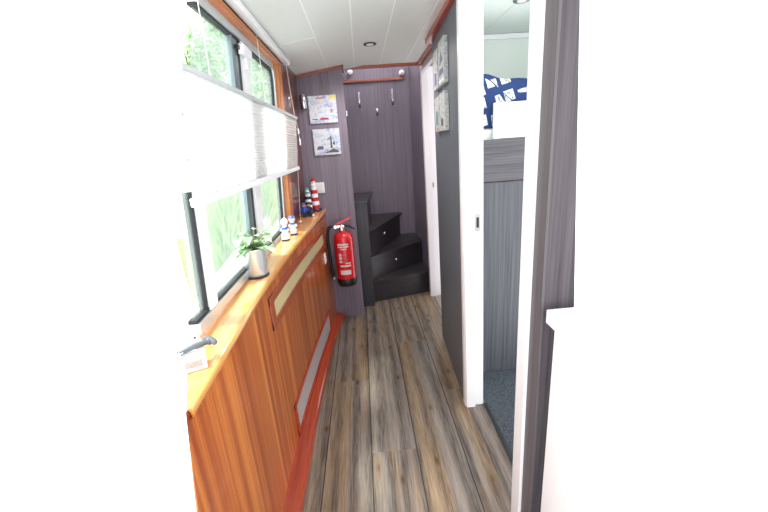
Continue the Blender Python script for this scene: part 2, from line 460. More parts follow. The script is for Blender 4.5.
# red trims
b = MB(); b.prism([(-.425,2.97,1.970),(-.25,2.97,1.996),(-.075,2.97,2.021),(-.075,2.97,2.038),(-.25,2.97,2.013),(-.425,2.97,1.987)], (0,.02,0))
b.box((-.088,2.97,2.018),(-.075,3.19,2.036))
struct(b.done('trim_1', M['redwood_x'], bevel=.002), 'red trim along the top of the extinguisher partition', 'trim')
b = MB(); b.box((-.075,3.165,2.04),(.545,3.19,2.064))
struct(b.done('trim_2', M['redwood_x'], bevel=.002), 'red trim at the ceiling edge before the stairwell', 'trim')
b = MB(); b.box((-.15,4.075,2.085),(.515,4.1,2.108))
struct(b.done('trim_3', M['redwood_x'], bevel=.002), 'red trim above the coat hooks', 'trim')
b = MB(); b.prism([(.460,1.5,2.062),(.494,1.5,2.062),(.526,2.52,2.062),(.482,2.52,2.062)], (0,0,-.03))
struct(b.done('trim_4', M['redwood'], bevel=.003), 'red trim along the top of the dark grey partition', 'trim')
b = MB(); b.prism([(.535,2.52,2.066),(.575,2.52,2.066),(.575,3.19,2.066),(.535,3.19,2.066)], (0,0,-.022))
struct(b.done('trim_5', M['redwood'], bevel=.002), 'red trim over the far door', 'trim')

# doorways
def latch(parent, x, y, z0, z1, w=.018):
    b = MB(); zc = (z0+z1)/2; n = 10; p = []
    for i in range(n+1): a = PI*i/n; p.append((x+w/2*math.cos(a), y, z1-w/2+w/2*math.sin(a)))
    for i in range(n+1): a = PI+PI*i/n; p.append((x+w/2*math.cos(a), y, z0+w/2+w/2*math.sin(a)))
    b.prism(p, (0,-.003,0)); o = b.done('latch_plate', M['steel'], parent)
    b = MB(); b.box((x-w*.24,y-.0036,z0+w*.8),(x+w*.24,y-.002,z1-w*.8)); b.done('latch_slot', M['black'], o)
d2 = bpy.data.objects.new('door_1', None); COL.objects.link(d2); d2.location = (.53,1.4,0); struct(d2, 'white framed doorway to the carpeted room', 'door')
b = MB(); b.prism([(.475,1.70,0),(.482,1.682,0),(.53,1.682,0),(.53,1.735,0),(.475,1.735,0)], (0,0,2.06)); b.done('far_casing', M['white_gloss'], d2, bevel=.002)
b = MB(); b.box((.53,1.70,0),(.580,1.735,2.06)); fj = b.done('far_jamb', M['white_gloss'], d2, bevel=.002)
latch(d2, .551, 1.6999, 1.015, 1.108, .026)
b = MB(); b.prism([(.476,.985,0),(.476,1.05,0),(.482,1.057,0),(.585,1.057,0),(.585,.986,0)], (0,0,2.3)); b.done('near_casing', M['white_gloss'], d2, bevel=.002)
b = MB(); b.box((.583,1.057,.0),(.60,1.70,.006)); b.done('threshold', M['rubber'], d2)
d1 = bpy.data.objects.new('door_2', None); COL.objects.link(d1); d1.location = (.6,2.9,0); struct(d1, 'white framed doorway beside the stairs', 'door')
b = MB(); b.prism([(.568,3.27,0),(.574,3.255,0),(.632,3.255,0),(.632,3.285,0),(.568,3.285,0)], (0,0,2.045)); b.done('far_casing', M['white_shaded'], d1, bevel=.002)
b = MB(); b.box((.632,3.272,0),(.69,3.285,2.045)); b.done('far_jamb', M['white_shaded'], d1, bevel=.002)
latch(d1, .640, 3.2719, 1.05, 1.112, .016)
b = MB(); b.box((.72,2.45,0),(.74,3.0,2.2)); b.done('light_block', M['white'], d1)  # unseen board, added to hold back light through this doorway
b = MB(); b.box((.568,2.52,2.0),(.60,3.255,2.045)); b.done('head_casing', M['white_shaded'], d1, bevel=.002)

# the small room behind the doorway
b = MB(); b.box((.60,2.5,0),(1.2,2.53,2.1))
struct(b.done('wall_back', M['white_wall']), 'white wall behind the bunk', 'wall')
b = MB(); b.prism([(.573,1.735,0),(.583,1.735,0),(.556,1.735,2.09),(.549,1.735,2.09)],(0,.765,0))
struct(b.done('wall_left', M['white_wall']), 'white inner side of the partition beside the bunk', 'wall')
b = MB(); b.box((1.17,2.0,0),(1.2,2.5,2.1))
struct(b.done('wall_right', M['white_wall']), 'white wall at the end of the bunk', 'wall')
b = MB(); b.box((.602,1.06,2.06),(.80,2.5,2.09)); b.box((.803,1.3,2.06),(1.15,2.5,2.09))
struct(b.done('ceiling', M['white_wall']), 'white ceiling over the bunk', 'ceiling')
b = MB(); b.box((.59,2.482,2.03),(1.17,2.5,2.058))
struct(b.done('trim_6', M['white_gloss'], bevel=.003), 'white cornice above the bunk', 'trim')

# ------------------------------------------------------------------ window
w1 = bpy.data.objects.new('window_1', None); COL.objects.link(w1); w1.location = (-.5,1.6,.95); struct(w1, 'sliding aluminium window in a varnished wooden frame', 'window')
# sill with rounded nose
b = MB(); R = []
for t in ys(0, 1, 30):
    yf = .70+(2.985-.70)*t; yb = .96+(2.985-.96)*t
    xf = xs(yf); zt = sillz(yf); th = .034
    nose = [(xf-.012, zt), (xf-.004, zt-.003), (xf, zt-.011), (xf, zt-.022), (xf-.004, zt-.031), (xf-.012, zt-th)]
    ring = [(x, yf, z) for x, z in nose] + [(-.545, yb, sillz(yb)-th), (-.545, yb, sillz(yb))]
    R.append(ring)
b.rings(R); b.done('window_sill', M['sill'], w1, smooth=True, sharp=50)
# wooden lining
b = MB(); lean(b, off(win,-.03), off(srf,.010), 2.302, 2.392, .965, 1.945); b.done('wood_jamb', M['frame_wood'], w1, bevel=.006, seg=3)
b = MB(); lean(b, off(win,-.03), off(srf,.010), 1.30, 2.392, 1.925, 1.945); lean(b, off(win,-.03), off(srf,.016), 1.30, 2.392, 1.938, 1.948); b.done('wood_head', M['frame_wood_y'], w1, bevel=.005, seg=3)
# rounded aluminium frame (open polyline at the near end)
def uline(y0, y1, z0, z1, r, y0top):
    p = [(y0, z0), ((y0+y1)/2, z0)]
    for i in range(9): a = -PI/2 + PI/2*i/8; p.append((y1-r+r*math.cos(a), z0+r+r*math.sin(a)))
    for i in range(9): a = PI/2*i/8; p.append((y1-r+r*math.cos(a), z1-r+r*math.sin(a)))
    p += [((y0top+y1)/2, z1), (y0top, z1)]
    return p
def ushape(outer, inner, o0, o1):
    b = MB(); R = []
    for (ya, za), (yb, zb) in zip(outer, inner):
        R.append([(win(za)+o0, ya, za), (win(za)+o1, ya, za), (win(zb)+o1, yb, zb), (win(zb)+o0, yb, zb)])
    b.rings(R); return b
ushape(uline(.995,2.302,.952,1.926,.085,1.28), uline(.995,2.272,.984,1.896,.06,1.28), -.02, .014).done('aluminium_frame', M['alu'], w1, smooth=True, sharp=35)
ushape(uline(.995,2.272,.984,1.896,.06,1.28), uline(.995,2.262,.996,1.888,.05,1.28), -.02, .006).done('rubber_seal', M['rubber'], w1, smooth=True, sharp=35)
# mullions
def mull(y0, y1, o0, o1, mat, name, top=1.895):
    b = MB(); lean(b, off(win,o0), off(win,o1), y0, y1, .985, top); return b.done(name, mat, w1, bevel=.002)
mull(1.072,1.088,-.02,.004, M['rubber'], 'mullion_seal', 1.36)
mull(1.088,1.146,-.02,.012, M['white'], 'mullion', 1.36)
mull(1.605,1.655,-.02,.004, M['alu_dark'], 'sliding_stile')
mull(1.585,1.605,-.02,.006, M['alu_dark'], 'mullion')
mull(1.655,1.695,-.02,.002, M['rubber'], 'mullion_seal')
mull(1.695,1.795,-.02,.012, M['white'], 'mullion')
for P in ([(1.0,1.0),(1.072,1.0),(1.072,1.36),(1.03,1.36)], [(1.146,1.0),(1.585,1.0),(1.585,1.881),(1.28,1.881),(1.146,1.5)], [(1.795,1.0),(2.256,1.0),(2.256,1.881),(1.795,1.881)]):
    b = MB(); b.prism([(win(z)-.008,y,z) for y, z in P], (.004,0,0)); b.done('pane', M['glass'], w1)
# window catch
b = MB(); lean(b, off(win,.012), off(win,.034), 1.64, 1.76, 1.835, 1.872); lean(b, off(win,.012), off(win,.026), 1.70, 1.76, 1.79, 1.835)
lt = b.done('window_catch', M['white_gloss'], w1, bevel=.003)
b = MB(); lean(b, off(win,.006), off(win,.02), 1.62, 1.66, 1.850, 1.866); b.done('catch_lever', M['black'], lt, bevel=.003)

# ------------------------------------------------------------------ pleated blind
bl = thing('pleated_blind', (-.43,1.75,1.33), 'white pleated window blind hanging half open on cords', 'blind')
y0, y1, zb, zt = .985, 2.655, 1.348, 1.658
b = MB(); N = 56; row = []
for i in range(N+1):
    t = i/N; z = zb + (zt-zb)*(t**1.55); row.append((bld(z) + (.0042 if i % 2 else -.0042), z))
for (xa, za), (xb, zb2) in zip(row, row[1:]):
    b.face([(xa,y0,za),(xa,y1,za),(xb,y1,zb2),(xb,y0,zb2)])
b.done('pleated_fabric', M['blind'], bl, fix=False)
b = MB(); b.box((bld(1.34)-.012,y0,1.326),(bld(1.34)+.012,y1+.004,1.350)); b.done('bottom_rail', M['white'], bl, bevel=.004)
b = MB(); b.box((bld(1.665)-.011,y0,1.656),(bld(1.665)+.011,y1+.004,1.674)); b.done('top_rail', M['alu'], bl, bevel=.003)
b = MB(); b.box((-.424,1.38,1.960),(-.388,2.49,1.988)); b.box((-.426,2.482,1.957),(-.386,2.496,1.989))
b.done('headrail', M['white'], bl, bevel=.005, seg=3)
for Y in (1.19, 1.84):
    b = MB(); b.tube([(-.418,Y+.02,1.955),(bld(1.67),Y,1.672)], .0016, 6); b.done('cord', M['cord'], bl)
b = MB(); b.tube([(-.405,2.46,1.957),(-.418,2.60,1.74),(-.415,2.672,1.60),(-.416,2.69,1.52)], .0018, 6); b.tube([(-.40,2.44,1.957),(-.42,2.58,1.80),(-.424,2.65,1.67)], .0016, 6); pc = b.done('pull_cord', M['cord'], bl)
for p, q in (((-.415,2.672,1.60),1.565), ((-.416,2.69,1.54),1.49)):
    b = MB(); b.lathe([(.003,p[2]-q),(.006,(p[2]-q)*.8),(.007,.01),(.004,0)], (p[0],p[1],q), 12); b.done('cord_weight', M['white_gloss'], pc, smooth=True)
b = MB(); b.tube([(bld(1.33),2.648,1.33),(-.448,2.56,1.16),(-.452,2.50,1.00)], .0014, 6); hc = b.done('hold_down_cord', M['cord'], bl)
b = MB(); b.ball((-.452,2.50,.984), .009); b.done('cord_anchor', M['white_gloss'], hc, smooth=True)

# ------------------------------------------------------------------ ventilation grilles and switch on the wainscot
def ribbon(b, y0, y1, z0a, z1a, o0, o1, z0b=None, z1b=None, n=14):
    z0b = z0a if z0b is None else z0b; z1b = z1a if z1b is None else z1b
    R = []
    for i in range(n+1):
        t = i/n; Y = y0+(y1-y0)*t; za = z0a+(z0b-z0a)*t; zc = z1a+(z1b-z1a)*t
        R.append([(wain(Y)+o0,Y,za),(wain(Y)+o1,Y,za),(wain(Y)+o1,Y,zc),(wain(Y)+o0,Y,zc)])
    b.rings(R)
def grille(name, label, y0, y1, z0, z1, mat, fw, fz, fmat):
    g = thing(name, (wain((y0+y1)/2), (y0+y1)/2, z0), label, 'vent grille')
    b = MB(); ribbon(b, y0, y1, z0, z1, .0005, .004); b.done('mesh_panel', mat, g)
    b = MB()
    ribbon(b, y0-fw, y1+fw, z1, z1+fz, .0005, .009); ribbon(b, y0-fw, y1+fw, z0-fz, z0, .0005, .009)
    ribbon(b, y0-fw, y0, z0-fz, z1+fz, .0005, .009, n=2); ribbon(b, y1, y1+fw, z0-fz, z1+fz, .0005, .009, n=2)
    b.done('grille_frame', fmat, g, bevel=.002)
M['grille_frame'] = mahogany('grille_frame_wood', S(128,54,28), S(170,84,44), 'y')
grille('vent_grille', 'long cream woven vent grille in wooden frame just below windowsill', 1.485, 2.75, .752, .830, M['cane'], .055, .036, M['grille_frame'])
grille('vent_grille', 'long grey mesh vent grille in red frame just above the skirting', 1.565, 2.63, .078, .215, M['mesh_grey'], .030, .020, M['redwood'])
sw = thing('wall_switch', (wain(2.745)+.001,2.745,.60), 'small white switch on the far end of the mahogany wainscot', 'switch')
b = MB(); ribbon(b, 2.725, 2.775, .59, .672, .0005, .008, n=2); b.done('switch_plate', M['white'], sw, bevel=.002)
b = MB(); ribbon(b, 2.738, 2.762, .612, .65, .008, .013, n=2); b.done('rocker', M['white_gloss'], sw, bevel=.002)

# ------------------------------------------------------------------ things on the sill
# potted plant
px, py = -.489, 1.515; pz = sillz(py)
pp = thing('potted_plant', (px,py,pz), 'small leafy green plant in silver pot on the windowsill', 'plant')
b = MB(); b.lathe([(.045,.004),(.050,.0),(.050,.006),(.040,.008)], (px,py,pz+.001), 32); b.done('saucer', M['black'], pp, smooth=True)
b = MB(); b.lathe([(.001,.006),(.042,.006),(.044,.010),(.052,.118),(.054,.122),(.053,.126),(.049,.124),(.047,.105),(.001,.105)], (px,py,pz), 36); b.done('pot', M['pot'], pp, smooth=True)
b = MB(); b.lathe([(.001,.100),(.046,.100),(.046,.108),(.001,.112)], (px,py,pz), 24); b.done('soil', M['soil'], pp, smooth=True)
rng = random.Random(11)
bs, lf = MB(), MB()
def leaf(mb, p, d, L, W, up, curl=.3, n=4):
    d = Vector(d).normalized(); s = d.cross(Vector(up)).normalized(); nn = s.cross(d)
    rows = []
    for i in range(n+1):
        t = i/n; w = W*math.sin(PI*(.06+.94*t)**.75)*.5 if i < n else 0.0006
        c = Vector(p) + d*L*t - nn*(curl*L*t*t)
        rows.append([c - s*w + nn*w*.35, c, c + s*w + nn*w*.35])
    for a, c in zip(rows, rows[1:]):
        for j in (0, 1): mb.face([a[j], a[j+1], c[j+1], c[j]])
for k in range(60):
    a = rng.uniform(0, 2*PI); e = rng.uniform(.25, 1.45); h = rng.uniform(.03, .105)
    base = Vector((px,py,pz+.10))
    d = Vector((math.cos(a)*math.cos(e), math.sin(a)*math.cos(e), math.sin(e)))
    tip = base + d*h
    if tip.x < -.545: tip.x = -.535
    if tip.z < pz+.125: tip.z = pz+.13
    bs.tube([base + Vector((math.cos(a)*.012, math.sin(a)*.012, 0)), base.lerp(tip,.5)+Vector((0,0,.012)), tip], .0014, 5)
    ld = Vector((d.x+rng.uniform(-.3,.3), d.y+rng.uniform(-.3,.3), d.z*.2-.15))
    if tip.x + ld.x*.05 < -.535: ld.x = abs(ld.x)*.2
    leaf(lf, tip, ld, rng.uniform(.035,.058), rng.uniform(.028,.042), (0,0,1), rng.uniform(.1,.5))
bs.done('stems', M['stem'], pp, smooth=True); lf.done('leaves', M['leaf'], pp, smooth=True, sharp=80, fix=False)

# Delft-style figurine pair (boy and girl leaning together)
def delft(x, y, lean_y, girl, label, k=1.22):
    z = sillz(y); f = thing('ceramic_figurine', (x,y,z), label, 'figurine', 'blue and white ceramic figurines')
    b = MB(); b.box((x-.020,y-.020,z),(x+.020,y+.020,z+.009)); b.done('plinth', M['navy'], f, bevel=.003)
    n = 16
    L = lambda h: Vector((x, y+lean_y*h*h*50, z+h*k))
    ring = lambda h, r: [L(h) + Vector((r*k*math.cos(2*PI*i/n), r*k*.9*math.sin(2*PI*i/n), 0)) for i in range(n)]
    prof = [(.007,.021),(.026,.019),(.042,.0135),(.054,.0150),(.062,.0130),(.068,.006)] if girl else [(.007,.0145),(.024,.0165),(.036,.0150),(.048,.0165),(.060,.0150),(.068,.006)]
    b = MB(); b.rings([ring(h, r) for h, r in prof])
    b.ball(L(.081), .0165*k, sc=(1,1,1.02)); b.ball(L(.081)+Vector((0,-.016*k,-.002)), .003*k)
    for q in (-1, 1): b.tube([L(.057)+Vector((q*.010*k,0,0)), L(.048)+Vector((q*.019*k,-.002,0)), L(.042)+Vector((q*.012*k,lean_y*.25,0))], .0050*k, 8)
    b.done('body', M['ceramic'], f, smooth=True, sharp=60)
    b = MB()
    if girl: b.rings([ring(h, r) for h, r in [(.083,.0172),(.090,.0170),(.098,.012),(.104,.003)]])
    else: b.rings([ring(h, r) for h, r in [(.088,.0180),(.091,.0185),(.096,.013),(.099,.004)]])
    b.done('cap', M['ceramic'] if girl else M['blue'], f, smooth=True)
    b = MB(); b.rings([ring(h, r) for h, r in [(.052,.0155),(.058,.0160),(.063,.0140)]]); b.done('scarf', M['blue'], f, smooth=True)
delft(-.474, 2.080, .05, True, 'white ceramic figurine with blue scarf, nearer one of the leaning pair')
delft(-.446, 2.195, -.03, False, 'blue capped white ceramic figurine, farther one of the leaning pair')

# lighthouses
def lighthouse(x, y, H, r0, r1, bands, capm, basem, label, gallery):
    z = sillz(y); t = thing('model_lighthouse', (x,y,z), label, 'model lighthouse', 'model lighthouses on the windowsill')
    b = MB(); b.lathe([(r0*1.35,0),(r0*1.4,.012),(r0*1.15,.022),(r0*.4,.024)], (x,y,z), 20); b.done('rock_base', basem, t, smooth=True)
    h0, h1 = .02, H*.76; n = len(bands)
    for i, m in enumerate(bands):
        a, c = i/n, (i+1)/n
        b = MB(); b.lathe([(r0+(r1-r0)*a, h0+(h1-h0)*a), (r0+(r1-r0)*c, h0+(h1-h0)*c)], (x,y,z), 24); b.done('band', m, t, smooth=True)
    b = MB(); b.lathe([(r1*1.0,h1),(r1*1.35,h1+.004),(r1*1.35,h1+.010),(r1*.8,h1+.011)], (x,y,z), 24); b.done('gallery', gallery, t, smooth=True)
    b = MB(); b.lathe([(r1*.72,h1+.010),(r1*.72,H*.90)], (x,y,z), 16); b.done('lantern_room', M['ceramic'], t, smooth=True)
    b = MB(); b.lathe([(r1*.95,H*.90),(r1*.85,H*.925),(r1*.4,H*.965),(r1*.12,H*.975),(r1*.12,H)], (x,y,z), 20); b.done('roof', capm, t, smooth=True)
lighthouse(-.392, 2.925, .262, .034, .024, [M['red_dull'],M['ceramic'],M['red_dull'],M['ceramic'],M['red_dull'],M['ceramic']], M['red_dull'], M['navy'], 'tall red and white banded model lighthouse on sill beside socket', M['ceramic'])
lighthouse(-.434, 2.845, .205, .028, .021, [M['navy'],M['ceramic'],M['navy'],M['ceramic'],M['navy'],M['ceramic']], M['teal'], M['navy'], 'shorter navy and white banded model lighthouse on the sill', M['teal'])
# small sailors
def sailor(x, y, coat, label, s=1.0):
    z = sillz(y); t = thing('sailor_figurine', (x,y,z), label, 'figurine', 'small sailor figurines')
    b = MB()
    for q in (-.007, .007): b.tube([(x+q*s,y,z),(x+q*s,y,z+.032*s)], .006*s, 8)
    b.done('trousers', M['navy'], t, smooth=True)
    b = MB(); b.lathe([(.013*s,.028*s),(.015*s,.040*s),(.014*s,.056*s),(.006*s,.062*s)], (x,y,z), 14)
    for q in (-1, 1): b.tube([(x+q*.012*s,y,z+.056*s),(x+q*.02*s,y-.004,z+.044*s),(x+q*.014*s,y-.014*s,z+.036*s)], .0045*s, 8)
    b.done('jacket', coat, t, smooth=True)
    b = MB(); b.ball((x,y,z+.071*s), .0115*s); b.done('head', M['skin'], t, smooth=True)
    b = MB(); b.lathe([(.013*s,.075*s),(.0135*s,.080*s),(.010*s,.086*s),(.002*s,.087*s)], (x,y,z), 14); b.done('cap', coat, t, smooth=True)
sailor(-.452, 2.705, M['blue'], 'tiny bright blue sailor figurine nearest the window corner', 1.25)
sailor(-.418, 2.720, M['navy'], 'tiny navy sailor figurine in front of the lighthouses', 1.25)
b = MB(); zz = sillz(2.70); b.ball((-.388,2.70,zz+.009), .010, sc=(1,1.3,.9)); b.ball((-.388,2.69,zz+.019), .006)
tag(b.done('pebble_ornament', M['ceramic'], None, smooth=True, origin=(-.388,2.70,zz)), 'tiny pale ornament on the sill to the right of the sailors', 'ornament')

# near end of the sill: box, metal ornament, white ornament
z = sillz(.84)
bx_ = thing('small_box', (-.47,.845,z), 'small white box with faded pink print, nearest thing on windowsill', 'box')
rot = Matrix.Rotation(.42, 3, 'Z')
def rbox(b, c, h, m=0, R3=rot):
    c = Vector(c); p = []
    for zz in (-1, 1):
        for xx, yy in ((-1,-1),(1,-1),(1,1),(-1,1)): p.append(c + R3 @ Vector((xx*h[0], yy*h[1], zz*h[2])))
    b.hexa(p, m)
b = MB(); rbox(b, (-.477,.852,z+.021), (.030,.020,.021)); b.done('carton', M['white'], bx_, bevel=.002)
b = MB(); rbox(b, Vector((-.477,.852,z+.021)) + rot @ Vector((0,-.0203,0)), (.021,.0006,.009)); b.done('print', M['card_pink'], bx_)
z2 = z+.042
mt = thing('metal_ornament', (-.473,.868,z2), 'small grey metal anchor ornament lying across the white box', 'ornament')
b = MB()
p0 = Vector((-.500,.842,z2+.009)); p1 = Vector((-.446,.893,z2+.010))
b.tube([p0, p0.lerp(p1,.5)+Vector((0,0,.003)), p1], [.007,.008,.008], 10); b.done('shank', M['pewter'], mt, smooth=True)
b = MB(); c = p1; pts = []
for i in range(11):
    a = -1.25+2.5*i/10; pts.append(c + Vector((.024*math.sin(a)*.9+.004*math.cos(a), -.024*math.sin(a)*.6+.010*math.cos(a)-.010, .010*math.cos(a)-.004)))
b.tube(pts, [.003]+[.0075]*9+[.003], 8); b.ball(p1, .011); b.done('fluke', M['pewter'], mt, smooth=True)
b = MB(); c = p0
b.tube([c+Vector((.008*math.cos(2*PI*i/12), .008*math.sin(2*PI*i/12), .002)) for i in range(13)], .0022, 6); b.done('ring', M['steel'], mt, smooth=True)
zw = sillz(.93)
wo = thing('bird_ornament', (-.517,.955,zw), 'small white ornament with dark spot, against the near window frame', 'ornament')
b = MB(); b.ball((-.517,.955,zw+.017), .017, sc=(.95,1.2,1)); b.ball((-.513,.945,zw+.039), .011); b.done('body', M['ceramic'], wo, smooth=True)
b = MB(); b.ball((-.5055,.937,zw+.041), .0034); b.done('eye', M['black'], wo, smooth=True)

# ------------------------------------------------------------------ things on the back partition
def tile(x0, x1, z0, z1, label, n):
    f = thing('picture_tile', ((x0+x1)/2,2.985,z0), label, 'picture', 'sea pictures on the partition')
    b = MB(); b.box((x0,2.972,z0),(x1,2.9848,z1)); b.done('print', M['tile'], f, bevel=.0015)
    y = 2.9722; W = x1-x0; H = z1-z0
    q = lambda u, v: (x0+u*W, y, z0+v*H)
    def patch(pts, m, name):
        b = MB(); b.prism([q(*p) for p in pts], (0,-.0006,0)); b.done(name, m, f)
    if n == 0:
        patch([(.80,.84),(.98,.86),(.985,.985),(.80,.985)], M['ink_yellow'], 'yellow_corner')
        patch([(.35,.12),(.70,.12),(.66,.19),(.38,.19)], M['ink_red'], 'red_hull')
        patch([(.76,.36),(.84,.36),(.82,.52),(.78,.52)], M['ink_pink'], 'lighthouse')
        patch([(.775,.56),(.815,.56),(.80,.66)], M['ink_red'], 'lighthouse_top')
        patch([(.08,.14),(.30,.14),(.27,.17),(.10,.17)], M['ink_navy'], 'shore_line')
        patch([(.28,.88),(.58,.88),(.58,.93),(.28,.93)], M['ink_pink'], 'heading_band')
    else:
        patch([(.34,.08),(.93,.08),(.90,.16),(.72,.24),(.55,.15)], M['ink_grey'], 'dark_island')
        patch([(.62,.26),(.70,.26),(.68,.72),(.64,.72)], M['ink_grey'], 'mast')
        patch([(.50,.55),(.62,.62),(.62,.66),(.50,.58)], M['ink_navy'], 'yard')
        patch([(.10,.22),(.36,.22),(.34,.36),(.14,.34)], M['ink_violet'], 'wave')
        patch([(.72,.40),(.80,.36),(.78,.58)], M['ink_navy'], 'sail')
tile(-.362, -.152, 1.643, 1.840, 'upper square sea picture with yellow corner on grey partition', 0)
tile(-.356, -.150, 1.408, 1.602, 'lower square sea picture with dark island on grey partition', 1)

sc = thing('wall_light', (-.40,2.985,1.80), 'half round chrome wall light in the corner beside the pictures', 'wall light')
b = MB(); b.box((-.42,2.975,1.752),(-.372,2.985,1.848)); b.done('back_plate', M['black'], sc, bevel=.002)
b = MB(); b.lathe([(.001,-.048),(.020,-.048),(.021,-.046),(.021,.046),(.020,.048),(.001,.048)], (-.392,2.955,1.80), 24); b.done('shade', M['chrome'], sc, smooth=True)

so = thing('wall_socket', (-.351,2.985,1.158), 'white square wall socket behind the tall red lighthouse', 'socket')
b = MB(); b.box((-.390,2.974,1.116),(-.312,2.985,1.200)); b.done('face_plate', M['white'], so, bevel=.003)
b = MB(); b.box((-.378,2.9715,1.130),(-.324,2.974,1.186)); b.done('insert', M['bulb'], so, bevel=.001)

# fire extinguisher
ex, ey, ez = -.199, 2.885, .355
fe = thing('fire_extinguisher', (ex,ey,ez), 'red fire extinguisher with black hose hung on grey partition', 'fire extinguisher')
r = .079
b = MB(); b.lathe([(.001,.062),(r,.062),(r,.385),(r*.985,.402),(r*.9,.422),(r*.7,.438),(.03,.448),(.022,.452),(.022,.466),(.001,.466)], (ex,ey,ez), 44); b.done('body', M['red'], fe, smooth=True)
b = MB(); b.lathe([(.001,.0),(r*.97,.0),(r*1.02,.008),(r*1.02,.062),(r*.98,.066),(.001,.066)], (ex,ey,ez), 44); b.done('base', M['black'], fe, smooth=True)
b = MB(); b.lathe([(.024,.462),(.024,.490),(.016,.494),(.016,.512),(.001,.512)], (ex-.004,ey,ez), 20)
b.box((ex-.06,ey-.014,ez+.484),(ex+.02,ey+.014,ez+.506)); b.lathe([(.016,0),(.016,.010),(.001,.010)], (ex-.052,ey-.014,ez+.495), 18, Matrix.Rotation(PI/2,3,'X')); b.done('valve', M['chrome'], fe, bevel=.002)
b = MB(); b.prism([(ex-.055,ey-.011,ez+.508),(ex-.045,ey-.011,ez+.524),(ex+.070,ey-.011,ez+.566),(ex+.078,ey-.011,ez+.560),(ex+.070,ey-.011,ez+.548),(ex-.02,ey-.011,ez+.512)], (0,.022,0)); b.done('squeeze_lever', M['red'], fe, bevel=.003)
b = MB(); b.prism([(ex-.03,ey-.010,ez+.500),(ex+.02,ey-.010,ez+.508),(ex+.060,ey-.010,ez+.500),(ex+.105,ey-.010,ez+.468),(ex+.098,ey-.010,ez+.460),(ex+.05,ey-.010,ez+.485),(ex-.02,ey-.010,ez+.488)], (0,.020,0)); b.done('carry_handle', M['black'], fe, bevel=.003)
b = MB(); hp = [(ex-.058,ey,ez+.497),(ex-.085,ey-.002,ez+.500),(ex-.112,ey,ez+.474),(ex-.124,ey+.006,ez+.41),(ex-.126,ey+.012,ez+.30),(ex-.122,ey+.012,ez+.18),(ex-.112,ey+.010,ez+.09),(ex-.108,ey+.008,ez+.065)]
fine = []
P = [Vector(p) for p in hp]
for i in range(len(P)-1):
    a0, a1, a2, a3 = P[max(i-1,0)], P[i], P[i+1], P[min(i+2,len(P)-1)]
    for k in range(6):
        t = k/6; fine.append(.5*((2*a1)+(a2-a0)*t+(2*a0-5*a1+4*a2-a3)*t*t+(3*a1-a0-3*a2+a3)*t**3))
fine.append(P[-1])
b.tube(fine, .0115, 12); ho = b.done('hose', M['black'], fe, smooth=True)
b = MB(); e = P[-1]; b.tube([e, e+Vector((.001,-.002,-.022))], [.007,.005], 12); b.done('nozzle_tip', M['white'], ho, smooth=True)
def cyl_patch(a0, a1, z0, z1, mat, name, rr=r+.0007):
    b = MB(); n = 8; R = []
    for i in range(n+1):
        a = -PI/2 + a0+(a1-a0)*i/n
        R.append([(ex+rr*math.cos(a),ey+rr*math.sin(a),ez+z0),(ex+(rr+.0004)*math.cos(a),ey+(rr+.0004)*math.sin(a),ez+z0),(ex+(rr+.0004)*math.cos(a),ey+(rr+.0004)*math.sin(a),ez+z1),(ex+rr*math.cos(a),ey+rr*math.sin(a),ez+z1)])
    b.rings(R); return b.done(name, mat, fe)
rg = random.Random(3)
for z0, z1 in ((.352,.366),(.334,.346)):
    cyl_patch(-.62,.52,z0,z1, M['label'], 'heading_print')
cyl_patch(-.36,.30,.318,.325, M['label'], 'small_print')
for z0 in (.262,.236,.206):
    cyl_patch(-.58,-.26,z0,z0+.021, M['label'], 'pictogram'); cyl_patch(-.18,.10,z0+.011,z0+.015, M['ink_pink'], 'small_print'); cyl_patch(-.18,.18,z0+.003,z0+.007, M['ink_pink'], 'small_print')
cyl_patch(.05,.62,.196,.206, M['label'], 'small_print'); cyl_patch(-.5,.62,.172,.186, M['label'], 'small_print')
cyl_patch(-.55,.55,.104,.142, M['label'], 'white_sticker')
b = MB(); b.box((ex-.02,ey+r-.002,ez+.30),(ex+.02,2.985,ez+.34)); b.box((ex-.03,ey+r+.012,ez+.20),(ex+.03,2.985,ez+.36)); b.done('wall_bracket', M['black'], fe)

hg = MB(); hg.box((-.0865,2.974,1.683),(-.0735,2.988,1.72)); hg.box((-.084,2.970,1.69),(-.077,2.974,1.713))
tag(hg.done('door_catch', M['chrome'], None, bevel=.002, origin=(-.08,2.985,1.683)), 'small metal catch on the right edge of the grey partition', 'catch')

# ------------------------------------------------------------------ staircase
st = thing('staircase', (.25,3.3,0), 'dark grey winding staircase with drawer risers below coat hooks', 'staircase')
def fan(b, pts, z0, z1): b.prism([(x,y,z0) for x, y in pts], (0,0,z1-z0))
H = [.222, .452, .708, 1.0]
nose = .018
# risers as solid blocks under each tread
b = MB(); fan(b, [(.02,3.245),(.582,3.39),(.555,4.09),(.03,4.09)], 0, H[0]-.022); b.done('riser', M['stair'], st)
b = MB(); fan(b, [(.005,3.225),(.582,3.375),(.555,4.09),(.005,4.09)], H[0]-.022, H[0]); b.done('tread', M['stair'], st, bevel=.003)
b = MB(); fan(b, [(.02,3.275),(.568,3.735),(.555,4.09),(.03,4.09)], H[0], H[1]-.022); r2 = b.done('drawer_riser', M['stair'], st)
b = MB(); fan(b, [(.005,3.25),(.572,3.715),(.555,4.09),(.005,4.09)], H[1]-.022, H[1]); b.done('tread', M['stair'], st, bevel=.003)
b = MB(); fan(b, [(.02,3.29),(.385,4.09),(.03,4.09)], H[1], H[2]-.022); r3 = b.done('drawer_riser', M['stair'], st)
b = MB(); fan(b, [(.005,3.245),(.03,3.245),(.415,4.075),(.405,4.095),(.005,4.095)], H[2]-.022, H[2]); b.done('tread', M['stair'], st, bevel=.003)
